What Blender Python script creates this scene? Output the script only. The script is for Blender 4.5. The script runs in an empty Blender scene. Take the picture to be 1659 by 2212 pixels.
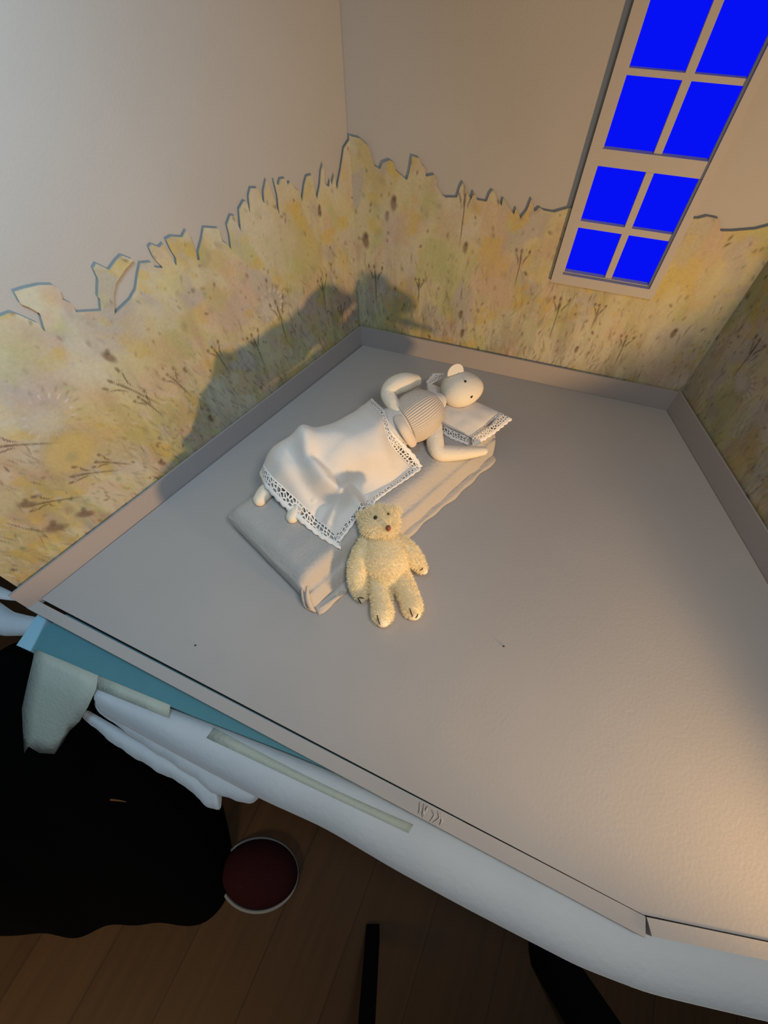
import bpy, bmesh, math, random
import numpy as np
from mathutils import Vector, Matrix, noise as mnoise
random.seed(7); rng = np.random.default_rng(11)
SC = bpy.context.scene; COL = SC.collection

# ------------------------------------------------------------------ camera
F, CX, CY = 1040.0, 829.5, 1106.0          # focal length in pixels of a 1659x2212 frame
H, T = 1.25, 0.75                          # camera height, height of the little stage floor
K = (H - T) / 0.7                          # stage heights below are given in units of K metres
_n = np.array([838 - CX, 1790 - CY, F]); _n /= np.linalg.norm(_n)
_Z = -_n; _Y = np.array([0, 0, 1.0]) - _Z[2] * _Z; _Y /= np.linalg.norm(_Y); _X = np.cross(_Y, _Z)
R = np.array([_X, _Y, _Z]); CAM = np.array([0, 0, H])
cam = bpy.data.objects.new('camera', bpy.data.cameras.new('camera')); COL.objects.link(cam)
cam.data.sensor_fit = 'VERTICAL'; cam.data.sensor_height = 36; cam.data.lens = F / 2212 * 36
cam.data.clip_start = .01
m3 = np.column_stack([R @ [1, 0, 0], R @ [0, -1, 0], R @ [0, 0, -1]])
M = Matrix([[*m3[0], 0], [*m3[1], 0], [*m3[2], H], [0, 0, 0, 1]])
cam.matrix_world = M; SC.camera = cam

# ------------------------------------------------------------------ light
SC.view_settings.view_transform = 'Standard'; SC.view_settings.look = 'None'
SC.view_settings.exposure = 0; SC.view_settings.gamma = 1; SC.view_settings.use_curve_mapping = False
w = bpy.data.worlds.new('world'); SC.world = w; w.use_nodes = True
w.node_tree.nodes['Background'].inputs[0].default_value = (.70, .86, 1, 1)
w.node_tree.nodes['Background'].inputs[1].default_value = .095

def area(name, loc, to, size, energy, color, shape='DISK', spread=180):
    l = bpy.data.lights.new(name, 'AREA'); l.shape = shape; l.size = size; l.energy = energy; l.color = color
    l.spread = math.radians(spread)
    o = bpy.data.objects.new(name, l); COL.objects.link(o); o.location = loc
    o.rotation_euler = (Vector(to) - Vector(loc)).to_track_quat('-Z', 'Y').to_euler(); return o
# warm table lamp standing low beside the set, just out of view at the front right
def spot(name, loc, to, size, energy, color, cone, blend):
    l = bpy.data.lights.new(name, 'SPOT'); l.shadow_soft_size = size; l.energy = energy; l.color = color
    l.spot_size = math.radians(cone); l.spot_blend = blend
    o = bpy.data.objects.new(name, l); COL.objects.link(o); o.location = loc
    o.rotation_euler = (Vector(to) - Vector(loc)).to_track_quat('-Z', 'Y').to_euler(); return o
spot('warm_lamp', (.47, -.22, T + .045), (-.03, .40, T + .36), .022, 20, (1, .60, .24), 74, .3)
# unseen lights added over the set: cool on left wall, soft on floor
area('cool_wall_fill', (-.10, .10, T + .66), (-.36, .26, T + .42), .16, 1.4, (.42, .75, 1), spread=130)
area('overhead_fill', (.15, -.07, T + .72), (.14, .06, T), .14, 1.4, (1, .94, .84), spread=130)
area('floor_fill', (-1.0, -1.2, 1.7), (-.85, -.55, 0), .3, 2.2, (1, .72, .38), spread=56)  # added warm light with no visible source, brightens the lower left floorboards

# ------------------------------------------------------------------ geometry helpers
def ray(u, v): return R @ np.array([u - CX, v - CY, F])
def zat(u, v, z):
    d = ray(u, v); return CAM + d * ((z - H) / d[2])
def at(u, v, h=0.0): return Vector(zat(u, v, T + h * K))
def pxr(p, r):                              # a radius seen as r pixels, in metres at point p
    c = R.T @ (np.array(p) - CAM); return r * c[2] / F
A, B, C, E = (at(*q) for q in ((781, 745), (1440, 886), (82, 1298), (1395, 1980)))
RW, FF = at(1659, 1260), at(1659, 2035)
def unit(v): return v.normalized()
def cross2(p, d, q, e):
    t = ((q.x - p.x) * e.y - (q.y - p.y) * e.x) / (d.x * e.y - d.y * e.x); return p + d * t
RE = cross2(B, RW - B, E, FF - E)            # where the right wall meets the front edge, out of view
def on_wall(u, v, p, q, off=0.0):            # (along, height) of a pixel on the wall through p,q moved off into the room
    d = unit(q - p); n = Vector((-d.y, d.x, 0)); 
    if n.dot(Vector((0.0, .35, 0)) - p) < 0: n = -n
    p0 = p + n * off; r = Vector(ray(u, v)); t = n.dot(p0 - Vector(CAM)) / n.dot(r)
    w_ = Vector(CAM) + r * t; return (w_ - p).dot(d), w_.z - T

# ------------------------------------------------------------------ object helpers
def new_obj(name, me, mat=None, parent=None):
    o = bpy.data.objects.new(name, me); COL.objects.link(o)
    if mat is not None:
        for m_ in (mat if isinstance(mat, (list, tuple)) else [mat]): me.materials.append(m_)
    if parent is not None:
        o.parent = parent; o.matrix_parent_inverse = Matrix.Translation(-parent.location)
    return o
def finish(name, bm, mat, parent=None, smooth=True, sub=0):
    me = bpy.data.meshes.new(name); bmesh.ops.recalc_face_normals(bm, faces=bm.faces); bm.to_mesh(me); bm.free()
    for p in me.polygons: p.use_smooth = smooth
    o = new_obj(name, me, mat, parent)
    if sub:
        s = o.modifiers.new('sub', 'SUBSURF'); s.levels = s.render_levels = sub
    return o
def tag(o, label, cat, group=None):
    o['label'] = label; o['category'] = cat
    if group: o['group'] = group
    return o
def empty(name, loc, label, cat, group=None):
    o = bpy.data.objects.new(name, None); COL.objects.link(o); o.location = loc; o.empty_display_size = .02
    return tag(o, label, cat, group)
def struct(o): o['kind'] = 'structure'; return o
def prism(bm, pts, z0, z1, mi=0):            # polygon pts (x,y) from z0 to z1
    lo = [bm.verts.new((p[0], p[1], z0)) for p in pts]; hi = [bm.verts.new((p[0], p[1], z1)) for p in pts]
    n = len(pts); fs = [bm.faces.new(hi), bm.faces.new(lo[::-1])]
    for i in range(n): fs.append(bm.faces.new((lo[i], lo[(i + 1) % n], hi[(i + 1) % n], hi[i])))
    for f in fs: f.material_index = mi
    return fs
def bevel(bm, w_, seg=2):
    bmesh.ops.bevel(bm, geom=[e for e in bm.edges if e.calc_face_angle(0) > .5], offset=w_, segments=seg, affect='EDGES', profile=.6)
def tube(bm, pts, rad, seg=14, cap=True, flat=1.0, mi=0, steps=5):   # smooth limb through pts with radii
    P = [Vector(p) for p in pts]; n = len(P)
    def cr(a, b, c, d, t): return .5 * ((2 * b) + (c - a) * t + (2 * a - 5 * b + 4 * c - d) * t * t + (3 * b - a - 3 * c + d) * t ** 3)
    S, Q = [], []
    for i in range(n - 1):
        a, b, c, d = P[max(i - 1, 0)], P[i], P[i + 1], P[min(i + 2, n - 1)]
        ra, rb, rc, rd = rad[max(i - 1, 0)], rad[i], rad[i + 1], rad[min(i + 2, n - 1)]
        for k in range(steps): S.append(cr(a, b, c, d, k / steps)); Q.append(max(1e-4, cr(ra, rb, rc, rd, k / steps)))
    S.append(P[-1]); Q.append(rad[-1])
    if cap:                                   # hemispherical ends
        d0 = unit(S[0] - S[1]); d1 = unit(S[-1] - S[-2]); r0, r1 = Q[0], Q[-1]; s0, s1 = S[0], S[-1]
        an = [math.pi / 2 * k / 5 for k in range(1, 6)]
        S = [s0 + d0 * r0 * math.sin(a) for a in an[::-1]] + S + [s1 + d1 * r1 * math.sin(a) for a in an]
        Q = [max(r0 * math.cos(a), r0 * .03) for a in an[::-1]] + Q + [max(r1 * math.cos(a), r1 * .03) for a in an]
    up = Vector((0, 0, 1)); rings = []; prev = None
    for i, s in enumerate(S):
        t = unit(S[min(i + 1, len(S) - 1)] - S[max(i - 1, 0)])
        x = t.cross(up) if prev is None else prev - t * prev.dot(t)
        if x.length < 1e-6: x = t.cross(Vector((1, 0, 0)))
        x.normalize(); prev = x; y = t.cross(x)
        rings.append([bm.verts.new(s + x * Q[i] * math.cos(a) + y * Q[i] * math.sin(a) * flat) for a in (2 * math.pi * k / seg for k in range(seg))])
    fs = []
    for a, b in zip(rings, rings[1:]):
        for k in range(seg): fs.append(bm.faces.new((a[k], a[(k + 1) % seg], b[(k + 1) % seg], b[k])))
    fs.append(bm.faces.new(rings[0][::-1])); fs.append(bm.faces.new(rings[-1]))
    for f in fs: f.material_index = mi
def limb(px, seg=16, flat=1.0, bm=None, cap=True, steps=5):   # px = (u, v, h, radius in pixels)
    bm = bm or bmesh.new(); P = [at(u, v, h) for u, v, h, r in px]
    tube(bm, P, [pxr(p, q[3]) for p, q in zip(P, px)], seg, cap, flat, steps=steps); return bm
def ball(bm, c, r, mat3=None, sub=3, fn=None):
    g = bmesh.ops.create_icosphere(bm, subdivisions=sub, radius=1)
    r = Vector((r, r, r)) if not hasattr(r, '__len__') else Vector(r)
    for v in g['verts']:
        q = v.co.copy()
        if fn: q = fn(q)
        q = Vector((q.x * r.x, q.y * r.y, q.z * r.z))
        if mat3: q = mat3 @ q
        v.co = q + Vector(c)
    return g['verts']
def axes(x, up=(0, 0, 1)):                   # matrix whose first column is x
    x = unit(Vector(x)); y = unit(Vector(up).cross(x)); z = x.cross(y)
    return Matrix((x, y, z)).transposed()

# ------------------------------------------------------------------ materials
def mat(name, col, rough=.8, noise=None, bump=0.0, bscale=200, sheen=0.0, spec=.3):
    """noise = (scale, amount, second colour)"""
    m = bpy.data.materials.new(name); m.use_nodes = True; nt = m.node_tree; b = nt.nodes['Principled BSDF']
    b.inputs['Base Color'].default_value = (*col, 1); b.inputs['Roughness'].default_value = rough
    b.inputs['Specular IOR Level'].default_value = spec
    if sheen: b.inputs['Sheen Weight'].default_value = sheen
    tc = nt.nodes.new('ShaderNodeTexCoord')
    if noise:
        n = nt.nodes.new('ShaderNodeTexNoise'); n.inputs['Scale'].default_value = noise[0]; n.inputs['Detail'].default_value = 5
        nt.links.new(tc.outputs['Object'], n.inputs['Vector'])
        r = nt.nodes.new('ShaderNodeMapRange'); r.inputs[1].default_value = .3; r.inputs[2].default_value = .7
        r.inputs[3].default_value = 0; r.inputs[4].default_value = noise[1]; nt.links.new(n.outputs[0], r.inputs[0])
        x = nt.nodes.new('ShaderNodeMix'); x.data_type = 'RGBA'; x.inputs[6].default_value = (*col, 1); x.inputs[7].default_value = (*noise[2], 1)
        nt.links.new(r.outputs[0], x.inputs[0]); nt.links.new(x.outputs[2], b.inputs['Base Color'])
    if bump:
        n2 = nt.nodes.new('ShaderNodeTexNoise'); n2.inputs['Scale'].default_value = bscale; n2.inputs['Detail'].default_value = 4
        nt.links.new(tc.outputs['Object'], n2.inputs['Vector'])
        bp = nt.nodes.new('ShaderNodeBump'); bp.inputs['Strength'].default_value = bump; bp.inputs['Distance'].default_value = .002
        nt.links.new(n2.outputs[0], bp.inputs['Height']); nt.links.new(bp.outputs[0], b.inputs['Normal'])
    return m
GREY = mat('painted_card_grey', (.40, .375, .365), .85, (9, .5, (.35, .335, .335)), .06, 300)
WALL = mat('painted_card_wall', (.40, .38, .365), .9, (7, .7, (.36, .345, .335)), .12, 400)
BASE = mat('baseboard_card', (.335, .308, .31), .85, (14, .5, (.33, .305, .31)), .1, 400)
FRAME = mat('window_card', (.40, .37, .35), .8)
SHEET = mat('mattress_cotton', (.43, .405, .39), .9, (25, .4, (.395, .375, .36)), .5, 260, .2)
LINEN = mat('white_linen', (.665, .63, .60), .9, (40, .3, (.625, .59, .565)), .25, 900, .2)
CLAY = mat('doll_cloth_cream', (.74, .67, .56), .75, (35, .4, (.68, .62, .53)), .3, 300)
HEADM = mat('doll_head_cream', (.74, .68, .58), .7, (30, .4, (.70, .65, .56)), .2, 250)
SKINP = mat('paw_pad_cloth', (.76, .68, .56), .85)
DARK = mat('black_thread', (.008, .007, .007), .4, spec=.5)
NOSE = mat('brown_red_thread', (.23, .075, .05), .7)
BROWN = mat('brown_thread', (.05, .022, .015), .6)
TEAL = mat('teal_foam_board', (.085, .235, .285), .75, (60, .3, (.075, .205, .25)), .1, 600)
PALEB = mat('pale_blue_film', (.25, .50, .66), .6, (25, .4, (.36, .55, .66)))
TAPE = mat('masking_tape', (.42, .47, .42), .8, (22, .5, (.38, .425, .385)), .3, 260)
FLEECE = mat('white_fleece', (.52, .57, .62), 1, (14, .6, (.45, .50, .56)), .3, 160, .4)
BLACK = mat('black_cloth', (.0022, .0022, .0026), 1, spec=.05)
METAL = mat('black_metal', (.004, .0035, .0035), .7, spec=.1)
DKWOOD = mat('dark_table_wood', (.008, .006, .005), .8, spec=.1)
SHOE = mat('dark_red_canvas', (.034, .007, .009), .9, (90, .5, (.024, .005, .006)), spec=.1)
RUBBER = mat('pale_rubber', (.42, .41, .41), .6)
SOLE = mat('grey_rubber', (.24, .24, .25), .6)

def wood_floor_mat():
    m = bpy.data.materials.new('brown_floorboards'); m.use_nodes = True; nt = m.node_tree; b = nt.nodes['Principled BSDF']
    b.inputs['Roughness'].default_value = .55; b.inputs['Specular IOR Level'].default_value = .2
    tc = nt.nodes.new('ShaderNodeTexCoord'); mp = nt.nodes.new('ShaderNodeMapping'); mp.inputs['Rotation'].default_value[2] = math.radians(-66)
    nt.links.new(tc.outputs['Object'], mp.inputs[0])
    br = nt.nodes.new('ShaderNodeTexBrick'); br.inputs['Scale'].default_value = 1; br.inputs['Brick Width'].default_value = 1.4
    br.inputs['Row Height'].default_value = .14; br.inputs['Mortar Size'].default_value = .0015
    br.inputs['Color1'].default_value = (.09, .042, .014, 1); br.inputs['Color2'].default_value = (.074, .034, .011, 1); br.inputs['Mortar'].default_value = (.05, .022, .008, 1)
    nt.links.new(mp.outputs[0], br.inputs[0])
    mp2 = nt.nodes.new('ShaderNodeMapping'); mp2.inputs['Scale'].default_value = (3, 60, 3); nt.links.new(mp.outputs[0], mp2.inputs[0])
    n = nt.nodes.new('ShaderNodeTexNoise'); n.inputs['Scale'].default_value = 1; n.inputs['Detail'].default_value = 4; nt.links.new(mp2.outputs[0], n.inputs['Vector'])
    x = nt.nodes.new('ShaderNodeMix'); x.data_type = 'RGBA'; x.blend_type = 'MULTIPLY'; x.inputs[0].default_value = .5
    nt.links.new(br.outputs[0], x.inputs[6]); nt.links.new(n.outputs[0], x.inputs[7]); nt.links.new(x.outputs[2], b.inputs['Base Color'])
    return m
WOOD = wood_floor_mat()

def blue_glow_mat():
    m = bpy.data.materials.new('backlit_blue_film'); m.use_nodes = True; nt = m.node_tree; nt.nodes.clear()
    e = nt.nodes.new('ShaderNodeEmission'); e.inputs[0].default_value = (0.002, .006, 1, 1); e.inputs[1].default_value = .9
    o = nt.nodes.new('ShaderNodeOutputMaterial'); nt.links.new(e.outputs[0], o.inputs[0]); return m
BLUE = blue_glow_mat()

def paint_mat():
    m = bpy.data.materials.new('watercolour_meadow'); m.use_nodes = True; nt = m.node_tree; b = nt.nodes['Principled BSDF']
    b.inputs['Roughness'].default_value = .9; b.inputs['Specular IOR Level'].default_value = .2
    a = nt.nodes.new('ShaderNodeVertexColor'); a.layer_name = 'paint'
    tc = nt.nodes.new('ShaderNodeTexCoord'); n = nt.nodes.new('ShaderNodeTexNoise'); n.inputs['Scale'].default_value = 300; n.inputs['Detail'].default_value = 5
    nt.links.new(tc.outputs['Object'], n.inputs['Vector'])
    r = nt.nodes.new('ShaderNodeMapRange'); r.inputs[3].default_value = .86; r.inputs[4].default_value = 1.12; nt.links.new(n.outputs[0], r.inputs[0])
    x = nt.nodes.new('ShaderNodeVectorMath'); x.operation = 'SCALE'; nt.links.new(a.outputs[0], x.inputs[0]); nt.links.new(r.outputs[0], x.inputs['Scale'])
    nt.links.new(x.outputs[0], b.inputs['Base Color'])
    bp = nt.nodes.new('ShaderNodeBump'); bp.inputs['Strength'].default_value = .3; bp.inputs['Distance'].default_value = .001
    nt.links.new(n.outputs[0], bp.inputs['Height']); nt.links.new(bp.outputs[0], b.inputs['Normal']); return m
PAINT = paint_mat()

def lace_mat():
    """white openwork lace: holes between threads are really open; u runs along, v (0 inner..1 outer) across"""
    m = bpy.data.materials.new('white_lace'); m.use_nodes = True; nt = m.node_tree; b = nt.nodes['Principled BSDF']
    b.inputs['Base Color'].default_value = (.80, .78, .76, 1); b.inputs['Roughness'].default_value = .9
    uv = nt.nodes.new('ShaderNodeUVMap'); uv.uv_map = 'lace'
    sp = nt.nodes.new('ShaderNodeSeparateXYZ'); nt.links.new(uv.outputs[0], sp.inputs[0])
    vo = nt.nodes.new('ShaderNodeTexVoronoi'); vo.voronoi_dimensions = '2D'; vo.feature = 'DISTANCE_TO_EDGE'; vo.inputs['Scale'].default_value = 1; vo.inputs['Randomness'].default_value = .8
    mp = nt.nodes.new('ShaderNodeMapping'); mp.inputs['Scale'].default_value = (1.9, 3.3, 1); nt.links.new(uv.outputs[0], mp.inputs[0]); nt.links.new(mp.outputs[0], vo.inputs['Vector'])
    def mth(op, a, c):
        n = nt.nodes.new('ShaderNodeMath'); n.operation = op
        for i, q in enumerate((a, c)):
            if isinstance(q, (int, float)): n.inputs[i].default_value = q
            else: nt.links.new(q, n.inputs[i])
        return n.outputs[0]
    hole = mth('GREATER_THAN', vo.outputs['Distance'], .15)
    hole = mth('MULTIPLY', hole, mth('GREATER_THAN', sp.outputs[1], .08)); hole = mth('MULTIPLY', hole, mth('LESS_THAN', sp.outputs[1], .68))
    tr = nt.nodes.new('ShaderNodeBsdfTransparent'); mx = nt.nodes.new('ShaderNodeMixShader'); out = nt.nodes['Material Output']
    nt.links.new(hole, mx.inputs[0]); nt.links.new(b.outputs[0], mx.inputs[1]); nt.links.new(tr.outputs[0], mx.inputs[2]); nt.links.new(mx.outputs[0], out.inputs[0])
    return m
LACE = lace_mat()

def fur_mat(name, c):
    m = mat(name, c, .9, (60, .5, tuple(q * .92 for q in c)), 0, 1, .2); nt = m.node_tree; b = nt.nodes['Principled BSDF']; out = nt.nodes['Material Output']
    t = nt.nodes.new('ShaderNodeBsdfTranslucent'); t.inputs[0].default_value = (*c, 1); x = nt.nodes.new('ShaderNodeMixShader'); x.inputs[0].default_value = .4
    nt.links.new(b.outputs[0], x.inputs[1]); nt.links.new(t.outputs[0], x.inputs[2]); nt.links.new(x.outputs[0], out.inputs[0]); return m
FUR = fur_mat('cream_mohair', (.97, .88, .65))
def knit_mat():
    m = mat('beige_knit', (.70, .60, .50), .95, (60, .4, (.64, .545, .455)), 0, 1, .3); nt = m.node_tree; b = nt.nodes['Principled BSDF']
    uv = nt.nodes.new('ShaderNodeUVMap'); uv.uv_map = 'knit'
    wv = nt.nodes.new('ShaderNodeTexWave'); wv.inputs['Scale'].default_value = 1; wv.inputs['Distortion'].default_value = .6; wv.inputs['Detail'].default_value = 1; wv.bands_direction = 'X'
    wv.inputs['Detail Scale'].default_value = 2
    nt.links.new(uv.outputs[0], wv.inputs[0])
    bp = nt.nodes.new('ShaderNodeBump'); bp.inputs['Strength'].default_value = .8; bp.inputs['Distance'].default_value = .0015
    nt.links.new(wv.outputs[0], bp.inputs['Height']); nt.links.new(bp.outputs[0], b.inputs['Normal']); return m
KNIT = knit_mat()

# ================================================================== the setting
bm = bmesh.new(); prism(bm, [(-3, -2), (3, -2), (3, 4), (-3, 4)], -.05, 0)
struct(finish('floor', bm, WOOD, smooth=False))

# floor board of the little room, with an open slot along the left wall and the front
dL, dB, dF, dR = unit(A - C), unit(B - A), unit(E - C), unit(B - RE)
def inw(p, q):
    d = unit(q - p); n = Vector((-d.y, d.x, 0)); return n if n.dot(Vector((.1 * 1, .25, T)) - p) > 0 else -n
nL, nB, nR, nF, nG = inw(C, A), inw(A, B), inw(B, RE), inw(C, E), inw(E, RE)
slot = .0030
def off_corner(p, d1, n1, o1, d2, n2, o2): return cross2(p + n1 * o1, d1, p + n2 * o2, d2)
fa = off_corner(A, dL, nL, slot * .85, dB, nB, .0004); fb = off_corner(B, dB, nB, .0006, dR, nR, .0008)
fe = off_corner(E, dF, nF, .0004, unit(RE - E), nG, .0009); fr = off_corner(RE, dR, nR, .0008, unit(RE - E), nG, .0009)
fc = off_corner(C, dL, nL, .0008, dF, nF, slot * 1.15)
bm = bmesh.new(); prism(bm, [fa, fb, fr, fe, fc][::-1], T - .008, T); bevel(bm, .0006)
o = finish('stage_floor', bm, GREY, smooth=False); tag(o, 'large flat grey card floor of the miniature room, under the mattress', 'stage floor')
# base card below the little room, coloured dark for the shade in the slots
bm = bmesh.new(); out = .010
prism(bm, [A - nL * out - nB * out + (dL * 0), B - nB * out - nR * out, RE - nR * out, E + (RE - E) * .01, C - nL * out][::-1], T - .012, T - .0085)
o = finish('base_card', bm, DKWOOD, smooth=False); tag(o, 'card sheet under the grey stage floor, coloured dark as the shade in its slots', 'card sheet')

WH = .70 * K + .02
def wall(name, p, q, n, ext0=0, ext1=0):
    d = unit(q - p); a, b = p - d * ext0, q + d * ext1
    bm = bmesh.new(); prism(bm, [a, b, b - n * .006, a - n * .006], T - .008, T + WH)
    return struct(finish(name, bm, WALL, smooth=False))
G = .0085                                     # room between the wall and the baseboard, where the painted card stands
AW = cross2(A - nL * G, dL, A - nB * G, dB); BW = cross2(B - nB * G, dB, B - nR * G, dR)
wall('wall_left', C - nL * G, AW - dL * .0013, nL); wall('wall_right', BW, RW + (RW - B) * .06 - nR * G, nR)

# window geometry on the back wall (along the wall from A, height)
PB = A - nB * G
def bw(u, v, off=0): return on_wall(u, v, PB, B - nB * G, off)
xs_l = [bw(1190, 607, .006)[0], bw(1240, 440, .006)[0], bw(1313, 185, .006)[0]]
WX0 = sum(xs_l) / 3; WX1 = bw(1409, 645, .006)[0]; WZ0 = (bw(1190, 607, .006)[1] + bw(1409, 645, .006)[1]) / 2
px_l = sum(bw(u, v)[0] for u, v in ((1216, 586), (1252, 474), (1300, 318), (1357, 139))) / 4
px_ml = sum(bw(u, v)[0] for u, v in ((1303, 600), (1351, 489), (1411, 330), (1483, 155))) / 4
px_mr = sum(bw(u, v)[0] for u, v in ((1318, 603), (1365, 493), (1430, 331), (1500, 158))) / 4
px_r = sum(bw(u, v)[0] for u, v in ((1400, 614), (1460, 507), (1538, 344), (1615, 176))) / 4
def hz(*pts): return sum(bw(u, v)[1] for u, v in pts) / len(pts)
zr = [hz((1215, 586), (1303, 600), (1400, 614)), hz((1245, 488), (1343, 504), (1450, 518)), hz((1252, 474), (1351, 488), (1460, 506)),
      hz((1290, 354), (1400, 368), (1517, 382)), hz((1300, 317), (1412, 330), (1540, 346)), hz((1350, 154), (1475, 170), (1605, 190)),
      hz((1357, 138), (1484, 154), (1613, 175)), hz((1390, -20), (1549, 3), (1659, 26))]
print('window', WX0, WX1, WZ0, px_l, px_ml, px_mr, px_r, zr)
zr[7] = max(zr[7], zr[6] + (zr[5] - zr[4]) * .92); WZ1 = min(zr[7] + .03, WH - .01)
# back wall with the window opening
LB = (B - A).length
def back_block(bm, x0, x1, z0, z1, f, b):     # f/b = distance into the room of the front and back faces
    p = [PB + dB * x + nB * y for x, y in ((x0, f), (x1, f), (x1, b), (x0, b))]
    prism(bm, p, T + z0, T + z1)
bm = bmesh.new()
wx0 = (AW - PB).dot(dB); wx1 = (BW - PB).dot(dB)
back_block(bm, wx0 - .009, px_l, -.008, WH, 0, -.006); back_block(bm, px_r, wx1, -.008, WH, 0, -.006)
back_block(bm, px_l, px_r, -.008, zr[0], 0, -.006); back_block(bm, px_l, px_r, zr[7], WH, 0, -.006)
struct(finish('wall_back', bm, WALL, smooth=False))
wc = PB + dB * ((WX0 + WX1) / 2); wc.z = T + WZ0
win = bpy.data.objects.new('window_1', None); COL.objects.link(win); win.location = wc; struct(win)
win['label'] = 'tall grey window with glowing blue panes on the back wall'
bm = bmesh.new(); fd = .0085
back_block(bm, WX0, px_l, WZ0, WZ1, fd, .0002); back_block(bm, px_r, WX1, WZ0, WZ1, fd, .0002)
back_block(bm, px_l, px_r, WZ0, zr[0], fd, .0002); back_block(bm, px_l, px_r, zr[7], WZ1, fd, .0002)
bmesh.ops.remove_doubles(bm, verts=bm.verts, dist=1e-5); finish('frame', bm, FRAME, win, False)
bm = bmesh.new(); i1 = .0018
for x0, x1, z0, z1 in ((px_r - .0022, px_r - .0001, zr[0], zr[7]), (px_l + .0001, px_l + .0015, zr[0], zr[7]), (px_l + .0015, px_r - .0022, zr[0] + .0001, zr[0] + .0016)):
    back_block(bm, x0, x1, z0, z1, .004, .0004)
finish('inner_lip', bm, FRAME, win, False)
bm = bmesh.new()
for s in range(4): back_block(bm, px_ml, px_mr, zr[2 * s], zr[2 * s + 1], .003, -.003)
for s in range(3): back_block(bm, px_l, px_r, zr[2 * s + 1], zr[2 * s + 2], .003 if s != 1 else .005, -.003)
finish('glazing_bars', bm, FRAME, win, False)
bm = bmesh.new(); back_block(bm, px_l - .004, px_r + .004, zr[0] - .004, zr[7] + .004, -.0064, -.0075); finish('pane', bm, BLUE, win, False)

# baseboards, 3.6 cm high card strips with mitred corners
BH = .050 * K
def strip(name, p, q, n, z1, t=.0022, i0=0, i1=0):
    d = unit(q - p); bm = bmesh.new()
    prism(bm, [p + d * 0, q + d * 0, q - n * t - d * i1, p - n * t - d * i0], T - .008, T + z1); bevel(bm, .0005, 1)
    return struct(finish(name, bm, BASE, smooth=False))
strip('baseboard_left', C - dL * .0115, A, nL, .046 * K, i0=0, i1=-.001); strip('baseboard_back', A, B, nB, BH * .93, i0=.0012, i1=-.0012); strip('baseboard_right', B, RW + (RW - B) * .06, nR, BH)

# ------------------------------------------------------------------ painted card meadow standing in front of the walls
def soft_noise(S, Hh, sc, seed):
    g = np.zeros_like(S); amp = 1.0; tot = 0
    for o_ in range(3):
        r_ = np.random.default_rng(seed + o_); n = 96; t = r_.random((n, n)); x = S * sc * 2 ** o_; y = Hh * sc * 2 ** o_
        xi = np.floor(x).astype(int); yi = np.floor(y).astype(int); fx = x - xi; fy = y - yi; fx = fx * fx * (3 - 2 * fx); fy = fy * fy * (3 - 2 * fy)
        v = (t[xi % n, yi % n] * (1 - fx) + t[(xi + 1) % n, yi % n] * fx) * (1 - fy) + (t[xi % n, (yi + 1) % n] * (1 - fx) + t[(xi + 1) % n, (yi + 1) % n] * fx) * fy
        g += amp * v; tot += amp; amp *= .55
    return g / tot
PALE, CREAM, OCHRE, GOLD, GREEN, LILAC, UMBER, DUN, GRN2, PINK = [np.array(c) for c in
    ((.56, .53, .39), (.55, .485, .28), (.49, .395, .17), (.55, .40, .085), (.42, .43, .18), (.42, .375, .34), (.085, .05, .03), (.24, .16, .10), (.20, .24, .15), (.54, .39, .27))]
def mixc(Cc, k, c): Cc += k[..., None] * (c - Cc)
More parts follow.
